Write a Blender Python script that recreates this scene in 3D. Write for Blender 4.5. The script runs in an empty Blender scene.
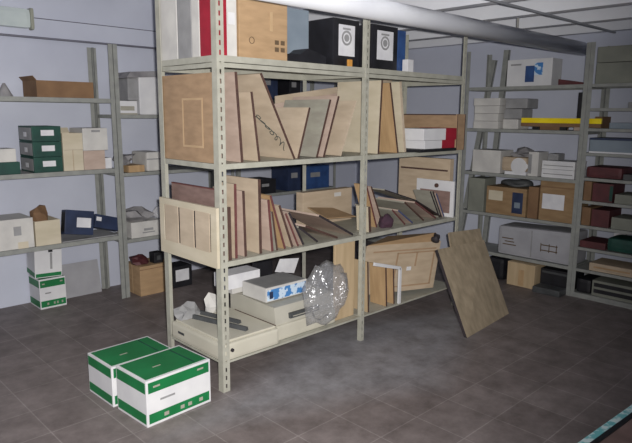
import bpy, bmesh, math, random
from mathutils import Vector, Matrix
random.seed(7)
C = bpy.context.scene.collection
SC = bpy.context.scene

# ------------------------------------------------------------------ camera
FPX = 597.4
CAM = Vector((-1.8884, -2.731, 1.6166))
YAW, PIT, ROL = .8035, .1778, -.0079
cy_, sy_, cp_, sp_ = math.cos(YAW), math.sin(YAW), math.cos(PIT), math.sin(PIT)
FW = Vector((cy_*cp_, sy_*cp_, -sp_))
R0 = Vector((sy_, -cy_, 0)); D0 = FW.cross(R0)
cr, sr = math.cos(ROL), math.sin(ROL)
RT = cr*R0 + sr*D0
DN = -sr*R0 + cr*D0
cam = bpy.data.cameras.new('camera'); co = bpy.data.objects.new('camera', cam); C.objects.link(co)
m3 = Matrix((RT, -DN, -FW)).transposed()
co.matrix_world = Matrix.Translation(CAM) @ m3.to_4x4()
cam.sensor_fit = 'HORIZONTAL'; cam.sensor_width = 36; cam.lens = FPX/632*36
cam.clip_start = .05; cam.clip_end = 100
SC.camera = co

def P(u, v, ax, val):
    """the point of the world plane axis = val that stands at photo pixel u, v"""
    d = RT*((u-316)/FPX) + DN*((v-221.5)/FPX) + FW
    t = (val-CAM[ax])/d[ax]
    return CAM + d*t

# ------------------------------------------------------------------ materials
def lin(c):
    r = []
    for x in c:
        x /= 255.
        r.append(x/12.92 if x <= .04045 else ((x+.055)/1.055)**2.4)
    return (r[0], r[1], r[2], 1)

def mat(name, c, c2=None, rough=.7, scale=8, stretch=(1, 1, 1), bump=0, metal=0, detail=4, lo=.35, hi=.65):
    m = bpy.data.materials.new(name); m.use_nodes = True
    nt = m.node_tree; b = nt.nodes['Principled BSDF']
    b.inputs['Roughness'].default_value = rough; b.inputs['Metallic'].default_value = metal
    if c2 is None: c2 = tuple(max(0, x*.93) for x in c)
    tc = nt.nodes.new('ShaderNodeTexCoord'); mp = nt.nodes.new('ShaderNodeMapping')
    mp.inputs['Scale'].default_value = stretch
    nz = nt.nodes.new('ShaderNodeTexNoise'); nz.inputs['Scale'].default_value = scale; nz.inputs['Detail'].default_value = detail
    cr_ = nt.nodes.new('ShaderNodeValToRGB')
    cr_.color_ramp.elements[0].position = lo; cr_.color_ramp.elements[1].position = hi
    cr_.color_ramp.elements[0].color = lin(c2); cr_.color_ramp.elements[1].color = lin(c)
    L = nt.links.new
    L(tc.outputs['Object'], mp.inputs['Vector']); L(mp.outputs['Vector'], nz.inputs['Vector'])
    L(nz.outputs['Fac'], cr_.inputs['Fac']); L(cr_.outputs['Color'], b.inputs['Base Color'])
    if bump:
        bp = nt.nodes.new('ShaderNodeBump'); bp.inputs['Strength'].default_value = bump; bp.inputs['Distance'].default_value = .01
        L(nz.outputs['Fac'], bp.inputs['Height']); L(bp.outputs['Normal'], b.inputs['Normal'])
    return m

M = {}
M['rack'] = mat('rack_metal', (172, 171, 160), (158, 157, 146), .5, 14)
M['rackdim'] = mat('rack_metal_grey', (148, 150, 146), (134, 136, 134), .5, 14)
M['kraft'] = mat('brown_cardboard', (176, 146, 112), (160, 132, 100), .8, 6, (1, 1, 4))
M['kraftdeep'] = mat('deep_brown_cardboard', (150, 124, 92), (134, 108, 78), .8, 6, (1, 1, 4))  # darker brown than kraft, for the labelled right rack cartons
M['kraft2'] = mat('tan_cardboard', (184, 166, 144), (170, 152, 130), .8, 6, (1, 1, 4))
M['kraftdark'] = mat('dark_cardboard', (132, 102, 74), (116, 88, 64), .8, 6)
M['brownboard'] = mat('brown_board', (166, 138, 110), (150, 124, 98), .75, 9, (1, 1, 3))
M['pale'] = mat('pale_board', (196, 180, 160), (180, 164, 144), .6, 5, (1, 1, 3))
M['palepink'] = mat('pinkish_board', (192, 172, 160), (176, 156, 144), .6, 6, (1, 1, 3))
M['palegreen'] = mat('greenish_board', (162, 160, 148), (146, 142, 132), .6, 6, (1, 1, 3))
M['cream'] = mat('cream_board', (204, 194, 174), (192, 182, 160), .45, 4, (1, 1, 3))
M['redbrown'] = mat('red_brown_board', (136, 112, 106), (118, 96, 90), .7, 9, (1, 1, 3))
M['tan'] = mat('tan_board', (184, 154, 116), (168, 138, 102), .65, 5, (6, 6, 1))
M['plywood'] = mat('plywood', (190, 168, 136), (176, 154, 122), .65, 3, (8, 8, 1))
M['edge'] = mat('dark_edge', (84, 60, 52), (66, 46, 42), .7, 20)
M['edgered'] = mat('red_edge', (106, 62, 60), (88, 50, 50), .7, 20)
M['edgeblack'] = mat('black_edge', (52, 44, 48), (38, 34, 38), .7, 20)
M['edgeblue'] = mat('blue_edge', (76, 84, 120), (60, 66, 98), .7, 20)
M['oldwood'] = mat('old_wood', (170, 154, 131), (140, 127, 106), .7, 4, (5, 5, .8), lo=.3, hi=.7)
M['white'] = mat('white_card', (216, 216, 218), (204, 204, 208), .6, 6)
M['offwhite'] = mat('offwhite_card', (206, 204, 200), (188, 186, 184), .7, 6)
M['paper'] = mat('white_paper', (222, 222, 226), (206, 206, 212), .8, 10)
M['greypaper'] = mat('grey_paper', (150, 148, 150), (120, 118, 122), .8, 9)
M['green'] = mat('box_green', (22, 118, 66), (16, 104, 56), .5, 6)
M['darkgreen'] = mat('binder_green', (24, 72, 62), (18, 58, 52), .6, 10)
M['red'] = mat('red_cover', (158, 30, 50), (140, 24, 42), .5, 10)
M['maroon'] = mat('maroon_cover', (92, 44, 48), (76, 38, 42), .6, 10)
M['blue'] = mat('blue_cover', (52, 84, 138), (42, 68, 116), .5, 10)
M['navy'] = mat('navy_cover', (44, 56, 86), (34, 44, 70), .5, 10)
M['bluegrey'] = mat('blue_grey_panel', (132, 144, 156), (116, 128, 140), .4, 4)
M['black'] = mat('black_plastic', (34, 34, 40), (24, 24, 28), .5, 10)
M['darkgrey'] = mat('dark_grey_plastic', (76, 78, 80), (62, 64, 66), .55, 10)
M['grey'] = mat('grey_card', (150, 150, 152), (134, 134, 136), .7, 8)
M['midgrey'] = mat('mid_grey_board', (164, 164, 170), (152, 152, 158), .8, 5)
M['olive'] = mat('olive_grey_box', (132, 134, 124), (118, 120, 112), .7, 6)
M['beige'] = mat('beige_plastic', (198, 194, 180), (188, 184, 170), .45, 4)
M['beigedark'] = mat('beige_grey_plastic', (184, 181, 170), (172, 169, 158), .5, 4)
M['labelblue'] = mat('blue_print', (70, 128, 190), (196, 214, 232), .5, 26, lo=.48, hi=.52)
M['yellow'] = mat('yellow_plastic', (250, 226, 40), (238, 208, 24), .35, 10)
M['tape'] = mat('brown_tape', (188, 160, 126), (178, 150, 116), .3, 10)
M['ink'] = mat('dark_ink', (96, 78, 58), None, .8)
M['scribble'] = mat('green_black_ink', (66, 74, 70), None, .8)
M['orange'] = mat('orange_tag', (210, 150, 70), None, .6)
M['teal'] = mat('teal_tape', (120, 196, 200), (220, 240, 240), .4, 24, lo=.44, hi=.56)
M['pipe'] = mat('white_pipe', (222, 224, 230), (212, 214, 222), .35, 3)
M['steel'] = mat('bright_steel', (230, 228, 220), None, .25, 10, metal=.6)
M['lamp'] = mat('lamp_diffuser', (196, 206, 206), (184, 194, 196), .15, 5)
M['lampmetal'] = mat('lamp_metal', (150, 152, 140), None, .35, 5)
M['cable'] = mat('grey_cable', (112, 112, 124), None, .6, 5)
M['purple'] = mat('dark_purple_cloth', (76, 48, 64), (54, 36, 50), .9, 10)

def wallmat(name, c, c2):
    m = mat(name, c, c2, .85, 1.6, detail=8, bump=.06)
    return m
M['wall'] = wallmat('painted_wall', (196, 200, 215), (184, 188, 204))
M['ceil'] = wallmat('ceiling_panel', (232, 234, 240), (222, 224, 232))
M['batten'] = mat('ceiling_batten', (120, 120, 126), None, .7, 5)
M['tray'] = mat('cable_tray_metal', (150, 152, 158), None, .6, 5)

def floormat():
    m = bpy.data.materials.new('floor_tiles'); m.use_nodes = True
    nt = m.node_tree; b = nt.nodes['Principled BSDF']; L = nt.links.new; N = nt.nodes.new
    tc = N('ShaderNodeTexCoord'); mp = N('ShaderNodeMapping'); mp.inputs['Location'].default_value = (0, .06, 0)
    br = N('ShaderNodeTexBrick'); br.offset = 0; br.squash = 1
    br.inputs['Scale'].default_value = 1; br.inputs['Brick Width'].default_value = .3; br.inputs['Row Height'].default_value = .297
    br.inputs['Mortar Size'].default_value = .004; br.inputs['Mortar Smooth'].default_value = .4; br.inputs['Bias'].default_value = 0
    br.inputs['Color1'].default_value = lin((128, 119, 117)); br.inputs['Color2'].default_value = lin((120, 111, 109)); br.inputs['Mortar'].default_value = lin((146, 138, 136))
    nz = N('ShaderNodeTexNoise'); nz.inputs['Scale'].default_value = 5; nz.inputs['Detail'].default_value = 9; nz.inputs['Roughness'].default_value = .7
    cr_ = N('ShaderNodeValToRGB'); cr_.color_ramp.elements[0].position = .3; cr_.color_ramp.elements[1].position = .7
    cr_.color_ramp.elements[0].color = (.52, .5, .5, 1); cr_.color_ramp.elements[1].color = (1.15, 1.15, 1.17, 1)
    mx = N('ShaderNodeMix'); mx.data_type = 'RGBA'; mx.blend_type = 'MULTIPLY'; mx.inputs['Factor'].default_value = 1
    L(tc.outputs['Object'], mp.inputs['Vector']); L(mp.outputs['Vector'], br.inputs['Vector']); L(tc.outputs['Object'], nz.inputs['Vector'])
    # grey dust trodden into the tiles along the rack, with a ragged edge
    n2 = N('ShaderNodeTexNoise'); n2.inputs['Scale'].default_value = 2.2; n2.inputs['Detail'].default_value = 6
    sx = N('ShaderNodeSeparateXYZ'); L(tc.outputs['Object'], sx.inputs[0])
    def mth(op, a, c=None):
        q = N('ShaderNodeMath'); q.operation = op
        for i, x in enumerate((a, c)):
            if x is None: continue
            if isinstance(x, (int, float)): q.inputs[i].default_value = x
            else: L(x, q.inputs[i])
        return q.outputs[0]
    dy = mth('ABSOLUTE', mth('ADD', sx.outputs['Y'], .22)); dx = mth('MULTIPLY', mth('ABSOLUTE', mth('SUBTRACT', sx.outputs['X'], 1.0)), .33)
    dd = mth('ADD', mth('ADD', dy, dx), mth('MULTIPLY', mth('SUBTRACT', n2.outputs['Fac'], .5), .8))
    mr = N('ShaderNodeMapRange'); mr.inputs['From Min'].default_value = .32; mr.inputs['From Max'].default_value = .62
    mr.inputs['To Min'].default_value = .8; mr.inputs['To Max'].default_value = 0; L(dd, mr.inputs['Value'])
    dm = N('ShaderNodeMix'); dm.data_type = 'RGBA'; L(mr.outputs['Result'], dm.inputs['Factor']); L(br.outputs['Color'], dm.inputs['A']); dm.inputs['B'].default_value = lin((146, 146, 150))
    L(nz.outputs['Fac'], cr_.inputs['Fac']); L(dm.outputs['Result'], mx.inputs['A']); L(cr_.outputs['Color'], mx.inputs['B'])
    L(mx.outputs['Result'], b.inputs['Base Color']); b.inputs['Roughness'].default_value = .55
    bp = N('ShaderNodeBump'); bp.inputs['Strength'].default_value = .15; bp.inputs['Distance'].default_value = .01
    L(nz.outputs['Fac'], bp.inputs['Height']); L(bp.outputs['Normal'], b.inputs['Normal'])
    return m
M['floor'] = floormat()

def plasticmat():
    m = bpy.data.materials.new('clear_plastic_film'); m.use_nodes = True
    nt = m.node_tree; b = nt.nodes['Principled BSDF']
    N = nt.nodes.new; L = nt.links.new
    tr = N('ShaderNodeBsdfTransparent'); tr.inputs['Color'].default_value = (.95, .95, .96, 1)
    gl = N('ShaderNodeBsdfGlossy'); gl.inputs['Roughness'].default_value = .22; gl.inputs['Color'].default_value = (.95, .96, 1, 1)
    df = N('ShaderNodeBsdfDiffuse'); df.inputs['Color'].default_value = (.9, .91, .93, 1)
    m1 = N('ShaderNodeMixShader'); m1.inputs['Fac'].default_value = .35; m2 = N('ShaderNodeMixShader'); m2.inputs['Fac'].default_value = .3
    nz = N('ShaderNodeTexNoise'); nz.inputs['Scale'].default_value = 16; nz.inputs['Detail'].default_value = 3
    bp = N('ShaderNodeBump'); bp.inputs['Strength'].default_value = 1; bp.inputs['Distance'].default_value = .05
    tc = N('ShaderNodeTexCoord'); L(tc.outputs['Object'], nz.inputs['Vector'])
    L(nz.outputs['Fac'], bp.inputs['Height']); L(bp.outputs['Normal'], gl.inputs['Normal'])
    L(gl.outputs[0], m1.inputs[1]); L(df.outputs[0], m1.inputs[2]); L(tr.outputs[0], m2.inputs[1]); L(m1.outputs[0], m2.inputs[2])
    L(m2.outputs[0], nt.nodes['Material Output'].inputs['Surface'])
    return m
M['film'] = plasticmat()

# ------------------------------------------------------------------ mesh helpers
def B(): return bmesh.new()

def box(bm, x0, x1, y0, y1, z0, z1, mi=0, bev=0, mtx=None):
    r = bmesh.ops.create_cube(bm, size=1)
    vs = r['verts']
    for v in vs:
        v.co = Vector((x0+(v.co.x+.5)*(x1-x0), y0+(v.co.y+.5)*(y1-y0), z0+(v.co.z+.5)*(z1-z0)))
    fs = set(f for v in vs for f in v.link_faces)
    for f in fs: f.material_index = mi
    if bev:
        es = list(set(e for v in vs for e in v.link_edges))
        rb = bmesh.ops.bevel(bm, geom=es, offset=bev, segments=2, affect='EDGES', profile=.7)
        vs = list(set(v for f in rb['faces'] for v in f.verts) | set(v for v in vs if v.is_valid))
    if mtx is not None:
        for v in vs: v.co = mtx @ v.co
    return vs

def hexa(bm, p, mi=0):
    """eight corners: four of one face in order, then four of the opposite face"""
    vs = [bm.verts.new(q) for q in p]
    for f in ((0, 1, 2, 3), (7, 6, 5, 4), (0, 4, 5, 1), (1, 5, 6, 2), (2, 6, 7, 3), (3, 7, 4, 0)):
        bm.faces.new([vs[i] for i in f]).material_index = mi
    return vs

def tube(bm, a, b, r, seg=16, r2=None, mi=0):
    a, b = Vector(a), Vector(b); d = b-a
    q = d.to_track_quat('Z', 'Y').to_matrix().to_4x4()
    g = bmesh.ops.create_cone(bm, cap_ends=True, segments=seg, radius1=r, radius2=r if r2 is None else r2, depth=d.length)
    for v in g['verts']: v.co = Matrix.Translation((a+b)/2) @ q @ v.co
    for f in set(f for v in g['verts'] for f in v.link_faces):
        f.material_index = mi
        if len(f.verts) == 4: f.smooth = True

def obj(name, bm, mats, parent=None, loc=(0, 0, 0), rot=(0, 0, 0)):
    bmesh.ops.recalc_face_normals(bm, faces=bm.faces[:])
    me = bpy.data.meshes.new(name); bm.to_mesh(me); bm.free()
    for m in (mats if isinstance(mats, (list, tuple)) else [mats]): me.materials.append(M[m])
    o = bpy.data.objects.new(name, me); C.objects.link(o)
    o.location = loc; o.rotation_euler = rot
    if parent: o.parent = parent
    return o

def tag(o, label, cat, group=None):
    o['label'] = label; o['category'] = cat
    if group: o['group'] = group
    return o

def thing(name, label, cat, loc=(0, 0, 0), rot=(0, 0, 0), group=None):
    o = bpy.data.objects.new(name, None); C.objects.link(o); o.empty_display_size = .1
    o.location = loc; o.rotation_euler = rot
    return tag(o, label, cat, group)

def struct(name, bm, mats, parent=None):
    o = obj(name, bm, mats, parent)
    if not parent: o['kind'] = 'structure'
    return o

# ------------------------------------------------------------------ the room
XW, YW, ZC = 3.9, 2.53, 2.365
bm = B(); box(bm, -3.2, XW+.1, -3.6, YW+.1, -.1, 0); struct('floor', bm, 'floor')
bm = B(); box(bm, -3.2, XW+.1, YW, YW+.1, 0, 2.9); struct('wall_back', bm, 'wall')
bm = B(); box(bm, XW, XW+.1, -3.6, YW, 0, ZC+.1); struct('wall_right', bm, 'wall')
# ceiling: white joists along y with recesses between them over the right half; the left half is higher
CX0, SLAT = 1.86-.645, .645
bm = B(); box(bm, -3.2, CX0, -3.6, YW, 2.8, 2.9); box(bm, CX0, XW, -3.6, YW, 2.66, 2.9); ceil = struct('ceiling', bm, 'ceil')
bm = B(); box(bm, CX0-.02, CX0, -3.6, YW, ZC, 2.8); struct('soffit', bm, 'ceil', ceil)
for k in range(1, 5):
    x0 = CX0+SLAT*k
    if x0 > XW-.1: x0 = XW-.1
    bm = B(); box(bm, x0, x0+.09, -3.6, YW-.05, ZC, 2.66); struct('joist', bm, 'ceil', ceil)
bm = B(); box(bm, -3.0, XW, YW-.05, YW, 2.215, 2.8 if False else 2.36); t1 = struct('trim_1', bm, 'wall')
bm = B(); tube(bm, (-3, YW-.057, 2.21), (XW, YW-.057, 2.21), .009, 8); struct('trim_2', bm, 'cable')
bm = B(); box(bm, CX0, XW, -.58, -.565, ZC-.016, ZC); struct('trim_3', bm, 'tray')
bm = B(); box(bm, XW-.012, XW, -3.5, YW-.02, 0, .07); struct('baseboard_right', bm, 'rackdim')

# pipe and its hanger
PZ, PYY = 2.232, -.3
root = thing('ceiling_pipe', 'thick white round pipe running under the ceiling in front of the central rack', 'pipe', (0, PYY, PZ))
bm = B(); tube(bm, (-1.4, 0, 0), (XW, 0, 0), .063, 28); obj('pipe_run', bm, 'pipe', root)
hp = P(517.5, 27, 1, PYY)
for x in (.2, hp.x):
    bm = B(); tube(bm, (x, 0, .055), (x, 0, (2.8 if x < CX0 else 2.66)-PZ), .009, 12); obj('hanger_rod', bm, 'steel', root)
# lamp over the left rack and its cable
LZ = P(20, 18, 1, YW-.08).z; LX = P(33, 18, 1, YW-.08).x
root = thing('fluorescent_lamp', 'unlit fluorescent wall lamp with rounded end, top left corner', 'lamp', (LX, YW, LZ))
bm = B(); box(bm, -1.2, -.02, -.03, 0, -.08, .08, bev=.01); obj('lamp_housing', bm, 'lampmetal', root)
bm = B(); box(bm, -1.19, -.025, -.11, -.03, -.076, .076, bev=.035); obj('lamp_diffuser', bm, 'lamp', root)
bm = B(); box(bm, -.03, 0, -.115, 0, -.084, .084, bev=.022); obj('end_cap', bm, 'lampmetal', root)
bm = B(); tube(bm, (LX, YW-.01, 2.365), (XW, YW-.01, 2.365), .008, 8)
tag(obj('lamp_cable', bm, 'cable'), 'thin grey cable running right from the lamp along the wall', 'cable')

# ------------------------------------------------------------------ racks
def post_bm(sx, sy, h, w=.05, t=.003, pitch=.05, slots=True):
    bm = B()
    a, b = w*.36, w*.6
    for ax in (0, 1):
        def bx(u0, u1, z0, z1):
            if ax == 0: box(bm, min(sx*u0, sx*u1), max(sx*u0, sx*u1), min(0, sy*t), max(0, sy*t), z0, z1)
            else: box(bm, min(0, sx*t), max(0, sx*t), min(sy*u0, sy*u1), max(sy*u0, sy*u1), z0, z1)
        if ax == 1 or not slots:
            bx(0 if ax == 0 else t, w, 0, h); continue
        bx(0, a, 0, h); bx(b, w, 0, h)
        z = 0
        while z < h:
            bx(a, b, z, min(h, z+.024)); z += pitch
    return bm

def rack(name, label, loc, rz, bays, depth, h, levels, lips, m, group=None, leans=None, w=.036, slots=False, dx=0):
    """uprights at bay ends front and back, shelves with lips; local x along the front, y to the back"""
    root = thing(name, label, 'shelving unit', loc, (0, 0, rz), group)
    n = len(bays)
    for i, x in enumerate(bays):
        sx = 1 if i < n-1 else -1
        for sy, y in ((1, 0), (-1, depth)):
            le = leans[i] if leans and y == 0 else dx
            ww = w[i] if isinstance(w, tuple) else w
            obj('upright', post_bm(sx, sy, h[i] if isinstance(h, (list, tuple)) else h, ww, slots=slots), m, root, (x, y-(.003 if sy > 0 else -.003), 0), (0, le, 0))
    for z, lip in zip(levels, lips):           # z = top surface
        z -= .001
        for i in range(n-1):
            x0, x1 = bays[i]+.004, bays[i+1]-.004
            bm = B()
            box(bm, x0, x1, .002, depth-.002, z-.004, z)
            if lip > .05:
                box(bm, x0, x1, .001, .016, z-.034, z-.004); box(bm, x0, x1, .004, .02, z-lip, z-.038)
                box(bm, x0, x1, depth-.02, depth-.002, z-lip, z-.004)
                box(bm, x0, x0+.012, .016, depth-.02, z-.034, z-.004); box(bm, x0+.003, x0+.016, .02, depth-.02, z-lip, z-.038)
                box(bm, x1-.014, x1, .016, depth-.02, z-lip, z-.004)
            else:
                box(bm, x0, x1, .001, .014, z-lip, z-.004); box(bm, x0, x1, depth-.014, depth-.001, z-lip, z-.004)
                box(bm, x0, x0+.012, .014, depth-.014, z-lip, z-.004); box(bm, x1-.012, x1, .014, depth-.014, z-lip, z-.004)
            for k in (1, 2):
                yy = depth*k/3.; box(bm, x0+.02, x1-.02, yy-.02, yy+.02, z-min(lip, .03), z-.004)
            obj('shelf', bm, m, root)
    return root

S1, S2, S3, S4 = .186, .784, 1.341, 1.925      # shelf tops of the central rack
DC = .62
rack('metal_shelving_unit', 'tall grey slotted-angle metal shelving unit in the middle, loaded with boards', (0, 0, 0), 0, (0, 1.2, 2.415), DC, (2.3, 2.3, 2.3), (S1, S2, S3, S4), (.012, .03, .03, .062), 'rack', leans=(0, -.003, -.004), w=(.048, .034, .034), slots=True)
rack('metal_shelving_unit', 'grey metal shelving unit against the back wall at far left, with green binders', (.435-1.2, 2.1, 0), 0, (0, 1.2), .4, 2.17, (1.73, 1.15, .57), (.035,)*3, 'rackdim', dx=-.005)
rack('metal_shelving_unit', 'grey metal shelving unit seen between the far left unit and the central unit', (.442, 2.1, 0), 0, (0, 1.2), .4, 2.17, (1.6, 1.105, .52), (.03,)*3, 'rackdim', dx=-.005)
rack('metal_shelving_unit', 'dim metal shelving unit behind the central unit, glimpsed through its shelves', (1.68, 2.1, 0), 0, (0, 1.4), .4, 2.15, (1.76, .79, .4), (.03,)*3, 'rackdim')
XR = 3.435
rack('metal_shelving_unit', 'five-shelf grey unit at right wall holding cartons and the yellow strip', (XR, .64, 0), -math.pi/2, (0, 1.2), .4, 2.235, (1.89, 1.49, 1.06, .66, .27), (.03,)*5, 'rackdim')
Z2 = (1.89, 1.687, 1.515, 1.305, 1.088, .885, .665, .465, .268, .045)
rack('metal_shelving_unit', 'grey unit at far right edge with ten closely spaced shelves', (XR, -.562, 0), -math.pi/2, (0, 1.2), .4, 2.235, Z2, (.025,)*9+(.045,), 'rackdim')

# ------------------------------------------------------------------ things
def patch(root, size, face, u0, u1, v0, v1, m, name='label', t=.0015):
    """thin sticker or printed band on one face of a box of the given size (base centre at the origin)"""
    sx, sy, sz = size; bm = B()
    if face == '-y': box(bm, -sx/2+u0*sx, -sx/2+u1*sx, -sy/2-t, -sy/2, v0*sz, v1*sz)
    elif face == '+y': box(bm, -sx/2+u0*sx, -sx/2+u1*sx, sy/2, sy/2+t, v0*sz, v1*sz)
    elif face == '-x': box(bm, -sx/2-t, -sx/2, sy/2-u1*sy, sy/2-u0*sy, v0*sz, v1*sz)
    elif face == '+z': box(bm, -sx/2+u0*sx, -sx/2+u1*sx, -sy/2+v0*sy, -sy/2+v1*sy, sz, sz+t)
    return obj(name, bm, m, root)

def block(name, label, cat, x0, x1, y0, y1, z0, z1, m, patches=(), group=None, bev=.004, body='body', rz=0, rot=None):
    loc = ((x0+x1)/2, (y0+y1)/2, z0); size = (x1-x0, y1-y0, z1-z0)
    bm = B(); box(bm, -size[0]/2, size[0]/2, -size[1]/2, size[1]/2, 0, size[2], bev=bev)
    r = rot or (0, 0, rz)
    if not patches:
        o = obj(name, bm, m, None, loc, r); return tag(o, label, cat, group)
    root = thing(name, label, cat, loc, r, group)
    obj(body, bm, m, root)
    for p in patches: patch(root, size, *p)
    return root

def open_carton(name, label, cat, x0, x1, y0, y1, z0, z1, m, patches=(), group=None, flap=.06, rz=0, flaps=('-x', '+x', '+y')):
    """a carton without a lid: four walls, bottom, raised flaps"""
    sx, sy, sz = x1-x0, y1-y0, z1-z0; t = .006
    root = thing(name, label, cat, ((x0+x1)/2, (y0+y1)/2, z0), (0, 0, rz), group)
    bm = B()
    box(bm, -sx/2, sx/2, -sy/2, sy/2, 0, t)
    box(bm, -sx/2, sx/2, -sy/2, -sy/2+t, t, sz); box(bm, -sx/2, sx/2, sy/2-t, sy/2, t, sz)
    box(bm, -sx/2, -sx/2+t, -sy/2+t, sy/2-t, t, sz); box(bm, sx/2-t, sx/2, -sy/2+t, sy/2-t, t, sz)
    obj('body', bm, m, root)
    for f in flaps:
        bm = B()
        if f[1] == 'x':
            s = -1 if f[0] == '-' else 1; box(bm, 0, .004, -sy/2, sy/2, 0, flap)
            obj('flap', bm, m, root, (s*sx/2-(.004 if s > 0 else 0), 0, sz), (0, s*.7, 0))
        else:
            s = -1 if f[0] == '-' else 1; box(bm, -sx/2, sx/2, 0, .004, 0, flap)
            obj('flap', bm, m, root, (0, s*sy/2-(.004 if s > 0 else 0), sz), (-s*.7, 0, 0))
    for p in patches: patch(root, (sx, sy, sz), *p)
    return root

def board(label, bot, top, y, zs, depth=.5, th=.009, face='pale', edge='edge', group=None, edgew=.004, extra=None, name='flat_board'):
    """a thin board standing on its long edge like a book: its narrow front edge runs from pixel bot to pixel top in the plane Y = y"""
    b = P(bot[0], bot[1], 1, y); t = P(top[0], top[1], 1, y)
    b = P(bot[0], bot[1], 1, y); b.z = zs
    dx, dz = t.x-b.x, t.z-b.z; ln = math.hypot(dx, dz); le = math.atan2(dx, dz)
    z = zs+.0005+(th*math.sin(le) if le > 0 else 0)
    root = thing(name, label, 'board', (b.x-th, y, z), (0, le, 0), group)
    bm = B(); box(bm, 0, th, edgew, depth, 0, ln); obj('panel', bm, face, root)
    bm = B(); box(bm, -.0008, th+.0008, 0, edgew, 0, ln); obj('edge_strip', bm, edge, root)
    if extra: extra(root, depth, ln)
    return root

def sheet(name, label, cat, corners, th, m, edge=None, group=None):
    """a flat panel given by four corners (BL, BR, TR, TL); thickness away from the viewer"""
    c = [Vector(p) for p in corners]; o = (c[0]+c[1])/2
    n = (c[1]-c[0]).cross(c[3]-c[0]).normalized()
    if n.dot(CAM-o) < 0: n = -n
    loc = [p-o for p in c]
    root = thing(name, label, cat, o, (0, 0, 0), group)
    bm = B(); e = .06*th
    hexa(bm, [p for p in loc]+[p-n*th for p in loc]); obj('panel', bm, m, root)
    if edge:
        for i, j in ((3, 0), (0, 1)):
            a, b = loc[i], loc[j]; out = ((a+b)/2-sum(loc, Vector())/4); out -= out.dot(n)*n
            d = (b-a).normalized(); out -= out.dot(d)*d; out.normalize()
            bm = B(); hexa(bm, [a, b, b+out*.003, a+out*.003]+[p-n*th for p in (a, b, b+out*.003, a+out*.003)]); obj('edge_strip', bm, edge, root)
    return root, n

# ---- the two paper boxes on the floor in front, two under the left rack
def paperbox(label, x0, x1, y0, y1, z0, z1, rz=0, group='green and white paper boxes', tilt=None):
    r = block('paper_box', label, 'box', x0, x1, y0, y1, z0, z1, 'white', group=group, bev=.004, rz=rz, rot=tilt, patches=(
        ('-y', .03, .97, .72, .95, 'green', 'green_band'), ('-y', .03, .97, .06, .27, 'green', 'green_band'),
        ('-x', .03, .97, .72, .95, 'green', 'green_band'), ('-x', .03, .97, .06, .27, 'green', 'green_band'),
        ('+z', .03, .97, .06, .94, 'green', 'green_lid'),
        ('+z', .3, .42, .42, .45, 'palegreen', 'printed_mark', .0025), ('+z', .78, .8, .1, .9, 'darkgreen', 'printed_mark', .0025),
        ('-y', .1, .2, .82, .86, 'palegreen', 'printed_mark', .0025), ('-y', .78, .88, .84, .88, 'palegreen', 'printed_mark', .0025),
        ('-y', .25, .32, .12, .2, 'palegreen', 'printed_mark', .0025), ('-y', .5, .56, .12, .2, 'palegreen', 'printed_mark', .0025), ('-y', .62, .68, .12, .2, 'palegreen', 'printed_mark', .0025), ('-y', .8, .86, .12, .2, 'palegreen', 'printed_mark', .0025),
        ('-y', .2, .42, .5, .54, 'grey', 'printed_mark', .0025)))
    return r
paperbox('nearest green and white paper box on floor, beside the front upright', -.53, -.12, -.05, .25, 0, .256, rz=.06)
paperbox('green and white paper box on floor, behind the nearest one', -.555, -.165, .275, .565, 0, .236, rz=.03)
b0 = P(41, 310, 2, 0)
paperbox('lower of two stacked paper boxes standing under the left rack', b0.x, b0.x+.215, b0.y, b0.y+.24, 0, .255, group='small paper boxes under the left rack')
r = block('paper_box', 'upper paper box, tilted on top of the one under the left rack', 'box', b0.x-.015, b0.x+.20, b0.y+.01, b0.y+.24, .268, .50, 'white', group='small paper boxes under the left rack', rot=(.04, .03, -.06), patches=(
    ('-y', .03, .97, .03, .16, 'green', 'green_band'), ('-x', .03, .97, .03, .2, 'green', 'green_band'), ('-y', .56, .64, .3, .9, 'grey', 'printed_mark'), ('-y', .5, .66, .92, 1, 'black', 'hand_hole')))

# ---- large leaning boards in front of the end upright
bl, br_ = P(467, 338, 2, .0), P(509, 313.5, 2, .0)
sheet('leaning_board', 'large old brown wooden board leaning in front of the central rack', 'board', (bl, br_, P(484, 240, 1, -.14), P(437.5, 249.5, 1, -.14)), .022, 'oldwood', 'edgeblack')
sheet('leaning_board', 'tan board leaning just behind the large brown one, top edge showing', 'board', ((1.95, -.40, .0), (2.46, -.40, .0), P(480, 228.5, 1, -.025), P(449, 232.5, 1, -.025)), .014, 'oldwood')

# ---- top shelf of the central rack
z = S4
block('binder', 'white document box at left end of the top shelf', 'binder', .012, .36, .405, .6, z, 2.28, 'offwhite', group='files on the top shelf')
block('binder', 'grey file box beside the white one on the top shelf', 'binder', .012, .106, .255, .4, z, 2.27, 'grey', group='files on the top shelf')
block('binder', 'narrow white binder between grey and red ones on top shelf', 'binder', .012, .106, .175, .25, z, 2.26, 'offwhite', group='files on the top shelf')
block('binder', 'red binder at the front corner of the top shelf', 'binder', .012, .108, .05, .17, z, 2.27, 'red', group='files on the top shelf')
block('binder', 'grey white binder between red binder and brown carton, top shelf', 'binder', .112, .182, .06, .4, z, 2.24, 'offwhite', patches=(('-y', .2, .8, .55, .75, 'white', 'label'),), group='files on the top shelf')
r = block('carton', 'tall brown cardboard carton on the top shelf', 'carton', .19, .545, .05, .395, z, 2.285, 'kraft', patches=(('-y', .62, .68, .45, .75, 'tape', 'tape_strip'),))
bm = B()
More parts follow.
